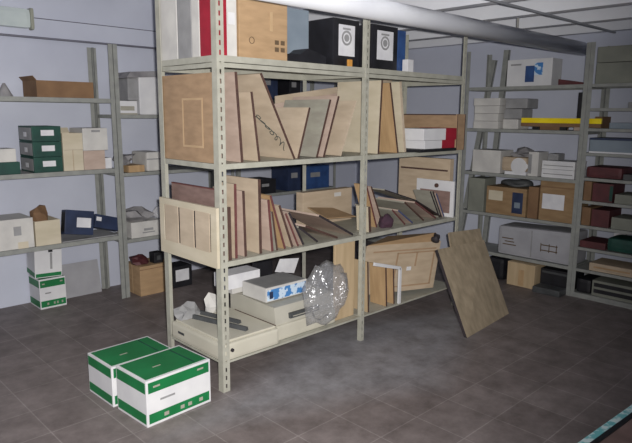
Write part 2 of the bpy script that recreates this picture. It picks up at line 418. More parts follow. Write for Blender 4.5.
for k in range(20):
    a0, a1 = k/20*2*math.pi, (k+1)/20*2*math.pi
    q = [Vector((-.09+rr*math.cos(a), -.1745, .1+rr*math.sin(a))) for rr, a in ((.016, a0), (.016, a1), (.0195, a1), (.0195, a0))]
    hexa(bm, q+[p+Vector((0, .002, 0)) for p in q])
obj('printed_ring', bm, 'ink', r)
bm = B()
for i, j in ((0, 0), (1, 0), (0, 1), (1, 1)):
    box(bm, .08+i*.045, .11+i*.045, -.1745, -.1725, .05+j*.04, .075+j*.04)
obj('printed_symbols', bm, 'ink', r)
block('plastic_crate', 'blue grey plastic box right of the tall carton, top shelf', 'box', .56, .86, .2, .5, z, 2.27, 'bluegrey')
bm = B()
pts = [(.55, 0), (.88, 0), (.88, .05), (.80, .075), (.72, .09), (.66, .05), (.58, .05), (.55, .03)]
lo_ = [bm.verts.new((x, .06, y)) for x, y in pts]; hi_ = [bm.verts.new((x, .19, y)) for x, y in pts]
bm.faces.new(lo_); bm.faces.new(hi_[::-1])
for i in range(len(pts)): bm.faces.new((lo_[i], lo_[(i+1) % 8], hi_[(i+1) % 8], hi_[i]))
tag(obj('folded_bag', bm, 'black', None, (0, 0, z)), 'low black folded bag in front of the blue grey box', 'bag')
for lab, x0, x1 in (('black lever-arch file box with white emblem label, left of two', .985, 1.235), ('black lever-arch file box with white emblem label, right of two', 1.365, 1.65)):
    r = block('file_box', lab, 'file box', x0, x1, .1, .42, z, 2.235, 'black', patches=(('-y', .2, .82, .24, .88, 'paper', 'label'),), group='black file boxes')
    w = x1-x0; bm = B()
    zc, R_ = .19, .048
    for k in range(24):
        a0, a1 = k/24*2*math.pi, (k+1)/24*2*math.pi
        q = [Vector((.0+rr*math.cos(a), -.1635, zc+rr*math.sin(a))) for rr, a in ((R_*.72, a0), (R_*.72, a1), (R_, a1), (R_, a0))]
        hexa(bm, q+[p+Vector((0, .002, 0)) for p in q])
    tube(bm, (0, -.1635, zc), (0, -.1615, zc), R_*.5, 16)
    obj('round_emblem', bm, 'grey', r)
    patch(r, (w, .32, .31), '-y', .35, .65, .78, .82, 'grey', 'printed_line', .003)
block('paper_tag', 'small orange tag on shelf edge below a black file box', 'tag', 1.09, 1.13, .06, .075, z, z+.05, 'orange')
block('folder', 'blue folder standing right of the black file boxes', 'folder', 1.655, 1.745, .1, .4, z, 2.22, 'blue')
block('carton', 'small white carton at foot of the blue folder', 'carton', 1.70, 1.77, .04, .09, z, z+.09, 'white')

# ---- upper middle shelf
z = S3
def outline(root, d, ln):
    bm = B()
    for (a, b, c, e) in ((.18, .2, .05, .72), (.6, .62, .05, .72), (.18, .62, .7, .72), (.18, .62, .05, .07)):
        box(bm, -.0016, -.0004, a*d, b*d, c*ln, e*ln)
    obj('taped_outline', bm, 'tape', root)
G3 = 'boards on the upper middle shelf'
# brown board closing the left end
t = P(209, 71.5, 0, .02)
root = thing('flat_board', 'large brown board with taped rectangle, closing left end of upper middle shelf', 'board', (.012, .02, z+.0005), group=G3)
bm = B(); box(bm, 0, .014, 0, .58, 0, 1.835-z); obj('panel', bm, 'brownboard', root)
bm = B()
for (a, b, c, e) in ((.2, .212, .08, .36), (.403, .415, .08, .36), (.212, .403, .348, .36), (.212, .403, .08, .092)): box(bm, -.0015, 0, a-.06, b-.06, c, e)
obj('taped_outline', bm, 'tape', root)
board('thick pale board just right of the front upright, upper middle shelf', (243.5, 164.5), (237, 72), .03, z, .55, .014, 'palepink', 'edge', G3)
board('shorter pale board second from the front upright, upper middle shelf', (260.5, 163.5), (252.5, 92), .03, z, .45, .012, 'pale', 'edge', G3)
def scrib(root, d, ln):
    bm = B(); pts = []
    for k in range(60):
        s = k/59.; pts.append((.20-.16*s+.022*math.sin(s*46), ln*(.56-.42*s)+.022*math.cos(s*41)))
    for a, b in zip(pts, pts[1:]): tube(bm, (-.001, a[0], a[1]), (-.001, b[0], b[1]), .0026, 6)
    obj('ink_scribble', bm, 'scribble', root)
board('tall pale board with dark scribble leaning left, upper middle shelf', (295.5, 161), (262, 74), .03, z, .44, .012, 'pale', 'edge', G3, extra=scrib)
board('tan board leaning right, first of the right-leaning group, upper middle shelf', (299, 159.5), (310.6, 108), .03, z, .43, .011, 'pale', 'edge', G3)
board('greenish grey board leaning right, second of the right-leaning group', (317.7, 159), (331.4, 100), .03, z, .44, .012, 'palegreen', 'edge', G3)
board('narrow pinkish board leaning right, third of the right-leaning group', (324.6, 158.5), (339.7, 96.6), .03, z, .44, .012, 'palepink', 'edge', G3)
board('pale board with worn edge leaning right before the big cream board', (341, 158.5), (357, 101), .04, z, .44, .008, 'pale', 'pale', G3)
board('big shiny cream board standing upright, upper middle shelf', (379, 157.5), (383, 80.5), .04, z, .43, .012, 'cream', 'edge', G3)
board('tan brown board leaning left behind the big cream board', (398.5, 156.3), (391, 83), .03, z, .44, .012, 'tan', 'edge', G3)
board('narrow cream board leaning left, last before the brown flat carton', (406, 156), (401.5, 82), .04, z, .44, .02, 'cream', 'pale', G3)
# boards behind, facing the front
a, b = P(276, 96, 1, .55), P(392, 79, 1, .55)
sheet('backing_board', 'long pale grey board standing across the back of upper middle shelf', 'board', ((a.x, .53, z), (b.x, .53, z), (b.x, .55, b.z), (a.x, .55, a.z)), .014, 'pale')
a, b = P(268, 105, 1, .51), P(350, 91, 1, .51)
sheet('backing_board', 'lower pinkish board in front of the long pale grey one', 'board', ((a.x, .5, z), (b.x, .5, z), (b.x, .515, b.z), (a.x, .515, a.z)), .012, 'palepink')
# brown flat carton at the right end
block('flat_carton', 'flat brown carton standing on edge at right end of upper middle shelf', 'carton', 2.25, 2.368, -.045, .56, z+.0005, 1.625, 'brownboard', patches=(('-x', .02, .98, .97, 1.0, 'edge', 'dark_rim'), ('-y', .93, 1.0, 0, 1, 'edge', 'dark_rim'), ('-y', 0, .06, 0, 1, 'edge', 'dark_rim')))
YB = -.06
xa, xb, xc = P(424, 130, 1, YB).x, P(446, 130, 1, YB).x, P(456.5, 130, 1, YB).x
block('document_tray', 'black low tray under the red and white box files', 'tray', P(420, 147, 1, YB).x, xc+.005, YB-.005, .25, z, z+.022, 'black')
fr = (xb-xa)/(xc-xa)
block('box_file', 'white and red box file lying on the black tray', 'box file', xa+.03, xc-.004, YB+.01, .2, z+.023, z+.085, 'white', patches=(('-y', fr-.1, 1, 0, 1, 'red', 'red_spine'), ('+z', fr, 1, 0, 1, 'red', 'red_lid')))
block('box_file', 'second white and red box file stacked on top of the first', 'box file', xa, xc, YB, .2, z+.087, z+.175, 'white', patches=(('-y', fr, 1, 0, 1, 'red', 'red_spine'), ('+z', fr, 1, 0, 1, 'red', 'red_lid')))

# ---- lower middle shelf, left bay
z = S2
G2 = 'boards in the left bay of the lower middle shelf'
root = thing('slatted_panel', 'cream slatted wooden panel closing left end of lower middle shelf', 'panel', (-.022, .0, z-.03))
YL, HH = .62, .345
bm = B(); box(bm, 0, .018, 0, YL, 0, .085); box(bm, 0, .018, 0, YL, HH-.04, HH); box(bm, 0, .018, 0, .058, .085, HH-.04); box(bm, 0, .018, YL-.052, YL, .085, HH-.04); obj('rail_frame', bm, 'cream', root)
for k, (a, b) in enumerate(((.07, .213), (.234, .383), (.404, .555))):
    bm = B(); box(bm, -.0015, .0035, a, b, .082, HH-.037); obj('slat', bm, 'pale', root)
bm = B(); box(bm, .004, .0178, .05, YL-.04, .08, HH-.035); obj('backing', bm, 'edgeblack', root)  # black sheet added behind the slats, stands in for shade in the gaps
board('pale narrow board directly beside the front upright, lower middle shelf', (232, 264.5), (230.5, 207), .012, z, .12, .02, 'cream', 'edge', G2)
root = thing('flat_board', 'red brown board rising behind the cream slatted panel', 'board', (.05, .03, z+.0005), group=G2)
bm = B(); box(bm, 0, .012, .0, .56, 0, .40); obj('panel', bm, 'redbrown', root)
bm = B(); box(bm, -.001, .013, .0, .56, .40, .407); obj('edge_strip', bm, 'edgered', root)
board('pale board standing two behind the front upright, lower middle shelf', (237.7, 262), (236.3, 184), .03, z, .2, .014, 'pale', 'edgered', G2)
board('pinkish board standing between pale ones, lower middle shelf', (247, 259.5), (244.5, 191), .03, z, .3, .014, 'palepink', 'edge', G2)
board('tall light tan board, tallest in the lower middle shelf', (262, 257), (260.5, 179.5), .03, z, .36, .016, 'pale', 'edge', G2)
EL = [
 ('short pinkish board leaning left against the tallest one', (273.6, 254), (269.5, 200), 'palepink', 'edgered', .014, .5),
 ('thin greenish board leaning left behind the short pinkish one', (278, 252.5), (273, 212), 'palegreen', 'edge', .010, .5),
 ('narrow tan board leaning left in the middle of the lower stack', (286, 251), (271.5, 196), 'tan', 'edgered', .012, .5),
 ('tan board leaning left with black edge, centre of lower stack', (293.5, 249.5), (280.5, 206), 'pale', 'edge', .013, .5),
 ('dark red edged board leaning left, centre of lower stack', (299, 249), (286.5, 214), 'palepink', 'edgered', .010, .5),
 ('pinkish board with dark edge leaning strongly, right part of lower stack', (304.5, 248), (290, 213), 'palepink', 'edgeblack', .012, .5),
 ('grey green board sunk low in the fanned stack', (318.7, 246), (300, 228), 'palegreen', 'edgeblack', .012, .5),
 ('long pinkish board almost lying flat over the fanned stack', (338.6, 244.5), (307, 227), 'palepink', 'edge', .012, .45),
 ('topmost flat-lying pinkish board at right of the fanned stack', (354, 240.5), (320.5, 216.5), 'palepink', 'edgeblack', .013, .43)]
for lab, bt, tp, fc, ed, th, dp in EL: board(lab, bt, tp, .03, z, dp, th, fc, ed, G2)
a, b = P(303, 193, 1, .5), P(352, 193, 1, .5)
block('carton', 'tan carton at the back behind the fanned boards', 'carton', a.x, b.x, .5, .575, z, a.z, 'kraft2', patches=(('-y', .62, .76, .78, .9, 'offwhite', 'label'),))
a, b = P(327, 214, 1, .2), P(356, 214, 1, .2)
sheet('cardboard_flap', 'small loose brown cardboard piece over the fanned boards', 'cardboard', ((a.x, .2, a.z-.03), (b.x, .2, a.z-.05), (b.x-.02, .42, a.z-.01), (a.x+.02, .42, a.z+.02)), .006, 'kraft')

# ---- lower middle shelf, right bay
G4 = 'boards in the right bay of the lower middle shelf'
RB = [
 ('cream narrow board right beside the middle upright, lower middle shelf', (371, 239.5), (370.4, 207), 'cream', 'edge', .02, .03),
 ('short tan board with red edge right of the middle upright', (377, 238.5), (367, 185), 'tan', 'edgered', .010, .12),
 ('short dark edged board leaning beside the middle upright', (383, 237.5), (372, 187), 'palepink', 'edge', .010, .16),
 ('dark red edged low board left of centre, right bay', (405.5, 233), (393, 210.5), 'palegreen', 'edgered', .010, .04),
 ('blue edged low board at centre of right bay', (413, 232), (399, 211), 'palepink', 'edgeblue', .010, .04),
 ('green grey board with dark edge leaning left, right bay', (424, 230), (405.5, 203), 'palegreen', 'edge', .012, .05),
 ('pinkish red edged board leaning left, right bay', (436, 228.5), (416, 203), 'palepink', 'edgered', .012, .05),
 ('steep dark edged board in front of the white frame', (439.5, 227.5), (431, 192), 'palegreen', 'edgeblack', .010, .06),
 ('steep green board next to the white frame', (441.5, 227), (433.5, 192), 'palegreen', 'edgeblack', .010, .06),
 ('steep blue edged board closest to the white frame', (444, 226.5), (437, 194), 'palepink', 'edgeblue', .010, .06)]
for i, (lab, bt, tp, fc, ed, th, yy) in enumerate(RB): board(lab, bt, tp, yy, z, .12 if i < 3 else .17 if i > 6 else .38, th, fc, ed, G4)
a, b, c = P(384.6, 190.5, 1, .05), P(416, 201, 1, .05), P(441, 228, 1, .05)
c.z = max(c.z, z+.003)
root = thing('bent_cover', 'bent dark cover draped over the leaning boards, right bay', 'cover', (b.x, .05, b.z))
for nm, p, q in (('upper_leaf', a, b), ('lower_leaf', b, c)):
    p = p-b; q = q-b if nm == 'upper_leaf' else q-b
    bm = B(); hexa(bm, [Vector((p.x, 0, p.z)), Vector((q.x, 0, q.z)), Vector((q.x, .185, q.z)), Vector((p.x, .185, p.z))]+[Vector((p.x, 0, p.z+.009)), Vector((q.x, 0, q.z+.009)), Vector((q.x, .185, q.z+.009)), Vector((p.x, .185, p.z+.009))])
    for f in bm.faces: f.material_index = 0
    obj(nm, bm, 'edge' if nm == 'lower_leaf' else 'palegreen', root)
    bm = B(); hexa(bm, [Vector((p.x, -.003, p.z)), Vector((q.x, -.003, q.z)), Vector((q.x, 0, q.z)), Vector((p.x, 0, p.z))]+[Vector((p.x, -.003, p.z+.009)), Vector((q.x, -.003, q.z+.009)), Vector((q.x, 0, q.z+.009)), Vector((p.x, 0, p.z+.009))])
    obj('edge_strip', bm, 'edgeblack', root)
# crumpled cloth
def lump(name, label, cat, c, s, m, seed=1, amp=.25, sub=3, flat=True, group=None):
    bm = B(); bmesh.ops.create_icosphere(bm, subdivisions=sub, radius=1)
    rnd = random.Random(seed); ph = [(Vector((rnd.uniform(-3, 3), rnd.uniform(-3, 3), rnd.uniform(-3, 3))), rnd.uniform(0, 6)) for _ in range(7)]
    for v in bm.verts:
        n = v.co.copy(); k = 1+amp*sum(math.sin(d.dot(n)*1.7+p) for d, p in ph)/3.5
        v.co = Vector((n.x*k*s[0], n.y*k*s[1], n.z*k*s[2]))
    if flat:
        for v in bm.verts: v.co.z = max(v.co.z, -s[2]*.55)
    zmin = min(v.co.z for v in bm.verts)
    for v in bm.verts: v.co.z -= zmin
    for f in bm.faces: f.smooth = sub > 2
    o = obj(name, bm, m, None, c); return tag(o, label, cat, group)
pc = P(383, 232, 1, .06)
lump('crumpled_cloth', 'dark purple crumpled cloth between leaning boards, right bay', 'cloth', (pc.x+.055, .09, z), (.055, .05, .055), 'purple', 3, .35)
XP = 2.3
a, b = P(454, 190, 0, XP), P(417, 178, 0, XP)
root = thing('picture_frame', 'white picture frame standing at right end of the right bay', 'frame', (XP, (a.y+b.y)/2, z))
w, h = (b.y-a.y)/2, b.z-z; bm = B()
box(bm, 0, .014, -w, w, h-.085, h); box(bm, 0, .014, -w, -w+.035, 0, h-.085); box(bm, 0, .014, w-.035, w, 0, h-.085); box(bm, 0, .014, -w+.035, w-.035, 0, .03)
obj('frame_border', bm, 'white', root)
bm = B(); box(bm, .005, .013, -w+.035, w-.035, .03, h-.085); obj('backing', bm, 'redbrown', root)
bm = B(); tube(bm, (-.012, -.02, h-.045), (0, -.02, h-.045), .018, 14); obj('knob', bm, 'edge', root)
tz = P(430, 158, 0, 2.3).z
block('carton', 'flat tan cardboard carton behind the white picture frame', 'carton', 2.317, 2.372, .045, .575, z, tz, 'kraft2', patches=(('-x', .04, .96, .78, .81, 'edge', 'crease'),))

# ---- bottom shelf, left bay: printers and papers
z = S1
root = thing('dot_matrix_printer', 'low cream dot matrix printer at the front left of the bottom shelf', 'printer', (.22, .294, z))
bm = B(); box(bm, -.2145, .215, -.29, .285, 0, .104, bev=.018); obj('case', bm, 'beige', root)
bm = B(); box(bm, -.195, .2, -.27, .26, .104, .118, bev=.005); obj('lid', bm, 'beige', root)
p, q = P(192, 316, 2, .315), P(247, 329, 2, .315)
p2, q2 = P(199, 311, 2, .32), P(240, 321, 2, .32)
o_ = Vector((.22, .294, z))
for nm, a, b, r_ in (('paper_bail', p, q, .012), ('tear_bar', p2, q2, .011)):
    bm = B(); a, b = a-o_, b-o_; d = (b-a).normalized(); s = Vector((-d.y, d.x, 0))*r_*1.3; up = Vector((0, 0, r_*2)); a.z = b.z = .118
    hexa(bm, [a-s, b-s, b+s, a+s]+[a-s*.5+up, b-s*.5+up, b+s*.5+up, a+s*.5+up]); obj(nm, bm, 'darkgrey', root)
bm = B(); tube(bm, (-.15, -.30, .06), (-.15, -.288, .06), .011, 14); obj('platen_knob', bm, 'edgeblack', root)
bm = B(); box(bm, -.2165, -.2143, .13, .2, .045, .06); obj('badge', bm, 'darkgrey', root)
root = thing('desktop_printer', 'bulky cream printer with slot front, right of the low printer', 'printer', (.7125, .29, z))
bm = B(); box(bm, -.2675, .2675, -.25, .25, 0, .1, bev=.014); obj('base', bm, 'beige', root)
bm = B(); hexa(bm, [Vector(v) for v in ((-.263, -.235, .1), (.263, -.235, .1), (.263, .25, .1), (-.263, .25, .1), (-.263, -.22, .215), (.263, -.22, .215), (.263, .25, .225), (-.263, .25, .225))]); obj('upper_case', bm, 'beigedark', root)
bm = B(); box(bm, -.15, .11, -.25, -.215, .125, .16, bev=.003); s_ = obj('output_slot', bm, 'darkgrey', root)
bm = B(); box(bm, -.13, .09, -.256, -.249, .138, .142); obj('slot_lip', bm, 'beigedark', s_)
bm = B(); box(bm, -.2645, -.262, -.235, .2, .098, .106); obj('seam_strip', bm, 'edge', root)
zt = z+.226
c = P(266, 303, 2, zt)
block('toner_box', 'white carton with blue printed label lying on the bulky printer', 'carton', c.x, c.x+.36, c.y, c.y+.25, zt, zt+.095, 'offwhite', patches=(('-y', .03, .97, .08, .85, 'labelblue', 'printed_label'), ('-y', .08, .16, .2, .7, 'navy', 'printed_mark', .003), ('+z', .02, .98, .02, .98, 'grey', 'grey_lid')))
YC = .44
a, b = P(234, 290, 1, YC), P(262, 290, 1, YC)
zc_ = P(247, 286, 1, YC).z
block('white_carton', 'plain white carton standing behind the low printer', 'carton', a.x, b.x-.01, YC+.02, YC+.15, z+.2265, zc_, 'offwhite')
a, b = P(227, 286, 1, YC), P(260, 269, 1, YC)
block('white_carton', 'white flat carton stacked high behind the printers, just right of front upright', 'carton', a.x, b.x, YC, YC+.15, zc_+.001, b.z, 'paper')
a, b = P(262, 277, 1, .48), P(279, 262, 1, .48)
block('black_case', 'black narrow case standing behind the printers', 'case', a.x+.01, b.x, .55, .6, z, b.z, 'black')
c4 = (P(275, 272, 1, .45), P(294, 273, 1, .45), P(299, 258, 1, .47), P(280, 259, 1, .47))
sheet('paper_sheet', 'white sheet of paper tilted over the bulky printer', 'paper', c4, .003, 'paper')
lump('crumpled_paper', 'crumpled white papers piled left behind the low printer', 'paper', (.10, .53, z+.1185), (.09, .05, .06), 'grey', 5, .55, 2)
lump('crumpled_paper', 'small crumpled white wrapping right behind the front upright', 'paper', (.29, .53, z+.1185), (.06, .04, .08), 'offwhite', 9, .5, 2)
# plastic bag
pb = P(318, 318, 1, .06)
bm = B(); bmesh.ops.create_icosphere(bm, subdivisions=3, radius=1)
rnd = random.Random(4); ph = [(Vector((rnd.uniform(-3, 3), rnd.uniform(-3, 3), rnd.uniform(-3, 3))), rnd.uniform(0, 6)) for _ in range(12)]
for v in bm.verts:
    n = v.co.copy(); k = 1+.09*sum(abs(math.sin(d.dot(n)*1.3+p)) for d, p in ph[:6])-.09*sum(abs(math.sin(d.dot(n)*1.6+p)) for d, p in ph[6:])
    v.co = Vector((n.x*.19, n.y*.06, n.z*.2))*k
for f in bm.faces: f.smooth = True
pb = P(322, 293, 1, -.0)
tag(obj('plastic_bag', bm, 'film', None, (pb.x, -.04, pb.z)), 'clear crumpled plastic bag bulging beside the printers', 'plastic bag')
# plywood behind the bag
a, b = P(329, 250, 1, .09), P(357, 250, 1, .09)
block('plywood_panel', 'tan plywood panel standing on bottom shelf left of the middle upright', 'board', .99, 1.19, .06, .08, z, .745, 'plywood')

# ---- bottom shelf, right bay
G5 = 'tan boards in the right bay of the bottom shelf'
for lab, bt, tp, fc, ed, th in (
 ('tan upright board right of the middle upright, bottom shelf', (369, 314), (368.5, 262), 'plywood', 'edge', .010),
 ('orange tan upright board, second on the bottom shelf right bay', (387, 311), (386.5, 266), 'tan', 'edge', .010),
 ('narrow orange tan board, last of three upright ones on bottom shelf', (394.5, 309), (394, 267), 'tan', 'edge', .010)):
    board(lab, bt, tp, .02, z, .16, th, fc, ed, G5)
a, b, c = P(373, 264, 1, .005), P(400, 268, 1, .005), P(401, 304, 1, .005)
root = thing('corner_profile', 'white bent edge profile hooked over the tan boards', 'profile', (b.x, .0, b.z))
bm = B(); q = a-b; box(bm, q.x, .0, -.004, .012, -.012, .012, mtx=Matrix.Rotation(-math.atan2(q.z, -q.x)*-1, 4, 'Y')); obj('top_strip', bm, 'white', root)
bm = B(); q = c-b; box(bm, -.012, .012, -.004, .012, max(q.z, z+.001-b.z), .0); obj('side_strip', bm, 'white', root)
c4 = [None, P(433, 287.5, 1, .035), P(441, 241, 1, .09), P(367, 246, 1, .30)]
c4[0] = c4[1]+(c4[3]-c4[2])
root, n = sheet('flattened_carton', 'large flattened cardboard carton leaning in the right bay of bottom shelf', 'cardboard', c4, .02, 'kraft2')
o_ = (c4[0]+c4[1])/2
def onsheet(s, t_): return c4[0].lerp(c4[1], s).lerp(c4[3].lerp(c4[2], s), t_)-o_
bm = B()
for s0, t0, s1, t1_ in ((.42, .1, .44, .8), (.68, .5, .70, .8), (.42, .78, .94, .81), (.92, .1, .94, .8), (.42, .09, .94, .12), (.1, .84, .95, .87)):
    q = [onsheet(s0, t0), onsheet(s1, t0), onsheet(s1, t1_), onsheet(s0, t1_)]; hexa(bm, [p+n*.0015 for p in q]+[p for p in q])
obj('fold_line', bm, 'brownboard', root)
bm = B(); q = [onsheet(.58, .42), onsheet(.64, .42), onsheet(.64, .5), onsheet(.58, .5)]; hexa(bm, [p+n*.002 for p in q]+[p for p in q]); obj('sticker', bm, 'white', root)
sheet('cardboard_sheet', 'brown cardboard sheet laid over the flattened carton, bottom shelf', 'cardboard', (P(368, 245.5, 1, .33), P(440, 240.5, 1, .12), P(436, 232.5, 1, .17), P(388, 236, 1, .5)), .008, 'kraft')
lump('dark_strap_bundle', 'small dark strap bundle between flattened carton and leaning board', 'strap', tuple(P(436, 240, 1, -.02)-Vector((0, 0, .02))), (.03, .03, .045), 'edgeblack', 12, .3)

# ------------------------------------------------------------------ back rack, left bay
YF = 2.115
def bx(name, label, cat, u0, u1, vt, z0, depth, m, patches=(), group=None, yf=YF, **k):
    """a box on the back rack: its front face spans pixels u0..u1 and reaches up to pixel row vt"""
    a = P(u0, vt, 1, yf); b = P(u1, vt, 1, yf)
    return block(name, label, cat, a.x, b.x, yf, yf+depth, z0, (a.z+b.z)/2, m, patches, group, **k)
zs = 1.73
a, b = P(36, 80, 1, YF), P(93, 81, 1, YF)
root = open_carton('long_carton', 'long brown open carton on the top left shelf', 'carton', a.x, b.x, YF, YF+.3, zs, a.z, 'kraftdark', flaps=('-x',), flap=.04)
bm = B(); bmesh.ops.create_cone(bm, cap_ends=True, segments=14, radius1=.06, radius2=.008, depth=.1)
pc = P(10, 95, 1, YF)
tag(obj('paper_cone', bm, 'greypaper', None, (pc.x, YF+.12, zs+.05)), 'small grey paper cone at the left end of the top left shelf', 'paper')
zs = 1.15
ht = .12
for k, lab in enumerate(('bottom of three stacked dark green binder boxes, left rack', 'middle of three stacked dark green binder boxes, left rack', 'topmost of three stacked dark green binder boxes, left rack')):
    a, b = P(33, 150, 1, YF), P(62, 150, 1, YF)
    block('binder_box', lab, 'binder box', a.x, b.x, YF, YF+.3, zs+k*ht, zs+(k+1)*ht-.002, 'darkgreen', patches=(('-y', .3, .75, .38, .75, 'paper', 'label'), ('-x', .05, .95, .1, .9, 'grey', 'spine_label'), ('-x', .4, .6, .3, .6, 'paper', 'label', .003)), group='green binder boxes on the left rack')
a, b = P(-6, 163, 1, YF), P(20, 163, 1, YF)
block('binder_box', 'dark green binder box at the left frame edge, beside the stack', 'binder box', a.x, b.x, YF, YF+.22, zs, a.z, 'darkgreen', group='green binder boxes on the left rack')
block('carton', 'grey white carton lying on the green binder box at left edge', 'carton', a.x+.01, b.x-.02, YF+.01, YF+.2, a.z+.001, a.z+.1, 'offwhite')
a, b = P(63, 150, 1, YF), P(82, 133, 1, YF)
zm_ = P(70, 150, 1, YF).z
block('carton', 'cream carton lower of two beside the green binder boxes', 'carton', a.x, b.x, YF, YF+.26, zs, zm_, 'cream', patches=(('-y', .46, .5, 0, 1, 'kraft2', 'tape_strip'),))
open_carton('carton', 'cream carton with open brown flaps, stacked above another cream one', 'carton', a.x, b.x, YF, YF+.26, zm_+.001, b.z, 'cream', flap=.05, flaps=('+y',))
a, b = P(83, 151, 1, YF), P(107, 128, 1, YF)
block('carton', 'pinkish white carton, lower of two right of the cream ones', 'carton', a.x+.004, b.x-.03, YF, YF+.26, zs, a.z, 'palepink')
block('carton', 'white carton, upper of two right of the cream ones', 'carton', a.x+.004, b.x, YF, YF+.26, a.z+.001, b.z, 'offwhite', patches=(('-y', .35, .7, .82, .92, 'grey', 'printed_mark'),))
a = P(108, 158, 1, YF); b = P(116, 158, 1, YF)
block('carton', 'small white carton squeezed next to the twin posts, left rack', 'carton', a.x-.02, b.x-.03, YF+.02, YF+.2, zs, a.z, 'paper')
zs = .57
a, b = P(-10, 222, 1, YF), P(33, 222, 1, YF)
block('carton', 'white carton with printed mark at left of the lower left shelf', 'carton', a.x, b.x, YF, YF+.3, zs, a.z, 'offwhite', patches=(('-y', .52, .7, .45, .75, 'grey', 'printed_mark'), ('-y', .6, .85, .0, .22, 'cream', 'torn_flap')))
a, b = P(34, 222, 1, YF), P(60, 222, 1, YF)
open_carton('carton', 'cream open carton holding red brown papers, lower left shelf', 'carton', a.x+.004, b.x, YF, YF+.28, zs, a.z, 'cream', flaps=())
lump('paper_heap', 'red brown crumpled papers bulging from the cream open carton', 'paper', ((a.x+b.x)/2, YF+.14, zs+.10), (.07, .075, .13), 'kraftdark', 8, .5, 2)
# dark blue tilted binder
a, b = P(62, 238, 1, YF), P(90, 238, 1, YF)
block('ring_binder', 'dark blue ring binder with white label tilted on the lower left shelf', 'binder', a.x+.02, b.x+.03, YF+.0, YF+.08, zs+.045, zs+.245, 'navy', patches=(('-y', .4, .9, .3, .7, 'paper', 'label'), ('-x', .1, .9, .1, .9, 'black', 'dark_spine')), rot=(-.15, .17, 0))
root = block('ring_binder', 'dark blue binder lying aslant right of the labelled one', 'binder', b.x+.045, b.x+.27, YF+.02, YF+.09, zs+.056, zs+.17, 'navy', patches=(('-y', .05, .25, .5, .8, 'paper', 'label'),), rot=(-.25, .28, 0))
block('magazine', 'grey magazine lying under the dark blue binders', 'magazine', a.x, b.x+.24, YF-.005, YF+.3, zs+.0005, zs+.01, 'grey')
# grey board under the shelf and scrap
a, b = P(60, 290, 1, 2.46), P(99, 265, 1, 2.46)
sheet('grey_board', 'plain grey board leaning on the wall beneath the lower left shelf', 'board', ((a.x, 2.43, 0), (b.x, 2.43, 0), (b.x, 2.49, b.z+.05), (a.x, 2.49, b.z+.05)), .012, 'midgrey')

# ------------------------------------------------------------------ back rack, second bay
zs = 1.6
a, b = P(126, 74, 1, YF), P(162, 70, 1, YF)
root = thing('white_machine', 'large white machine with grey raised lid, second back rack top shelf', 'machine', ((a.x+b.x)/2+.04, YF+.2, zs))
w = (b.x-a.x)/2; h = P(140, 74, 1, YF).z-zs
bm = B(); box(bm, -w+.1, w, -.15, .16, 0, h*.96, bev=.01); obj('body', bm, 'white', root)
bm = B(); box(bm, -w, -w+.1, -.14, .15, .12, h*.9, bev=.012); obj('side_unit', bm, 'grey', root)
bm = B(); hexa(bm, [Vector(p) for p in ((-w-.02, -.16, h*.9), (w, -.16, h*.97), (w, .16, h*.97), (-w-.02, .16, h*.9), (-w+.04, -.13, h*1.06), (w, -.13, h*1.12), (w, .15, h*1.12), (-w+.04, .15, h*1.06))]); obj('lid', bm, 'greypaper', root)
a, b = P(119, 98, 1, YF-.05), P(139, 98, 1, YF-.05)
block('carton', 'small white and green carton in front of the white machine', 'carton', a.x, b.x, YF-.012, YF+.03, zs, zs+.115, 'white', patches=(('-y', .15, .85, .3, .62, 'palegreen', 'green_print'), ('-y', .0, 1, .0, .12, 'palegreen', 'green_print')))
zs = 1.105
a, b = P(128, 155, 1, YF), P(142, 155, 1, YF)
block('paper_stack', 'yellowish stack of papers on second back rack middle shelf', 'papers', a.x, b.x+.02, YF, YF+.25, zs, zs+.06, 'tan')
lump('paper_heap', 'grey crumpled papers above the yellowish stack', 'paper', (a.x+.02, YF+.14, zs+.062), (.08, .1, .07), 'greypaper', 21, .5, 2)
a, b = P(143, 148, 1, YF), P(160, 148, 1, YF)
block('paper_pack', 'white wrapped paper pack next to the yellowish stack', 'papers', a.x+.03, b.x+.03, YF, YF+.28, zs, zs+.17, 'offwhite', patches=(('-y', 0, 1, .6, .66, 'grey', 'wrapping_band'),), bev=.02)
zs = .52
a, b = P(131, 222, 1, YF), P(158, 220, 1, YF)
block('carton', 'white carton with printed emblem, second back rack lower shelf', 'carton', a.x, b.x+.04, YF, YF+.28, zs, a.z-.01, 'offwhite', patches=(('-y', .4, .7, .4, .55, 'grey', 'printed_emblem'), ('-y', .35, .75, .25, .32, 'grey', 'printed_line')))
lump('paper_heap', 'grey paper heap lying on the white carton with emblem', 'paper', (a.x+.1, YF+.13, a.z-.009), (.14, .11, .08), 'greypaper', 31, .5, 2)
lump('paper_heap', 'whitish wrapping heap beside the grey one on the emblem carton', 'paper', (a.x+.335, YF+.13, a.z-.009), (.04, .09, .07), 'paper', 33, .5, 2)
a, b = P(137, 264, 1, 2.05), P(162, 264, 1, 2.05)
bc = P(140, 297, 2, 0)
block('carton', 'brown carton on floor under the second back rack', 'carton', bc.x+.01, bc.x+.33, bc.y, bc.y+.28, 0, .27, 'kraft', patches=(('-x', .45, .5, 0, 1, 'tape', 'tape_strip'), ('-y', .0, 1, .88, .9, 'kraftdark', 'crease')))
lump('paper_heap', 'reddish brown scraps lying on the brown floor carton', 'paper', (bc.x+.075, bc.y+.14, .271), (.06, .1, .05), 'maroon', 41, .5, 2)
root = block('camera_case', 'small black camera case on the brown floor carton', 'case', bc.x+.17, bc.x+.26, bc.y+.03, bc.y+.12, .271, .37, 'black', patches=(('-y', .3, .7, .3, .7, 'darkgrey', 'clasp'),), bev=.01)
a = P(172, 289, 2, 0)
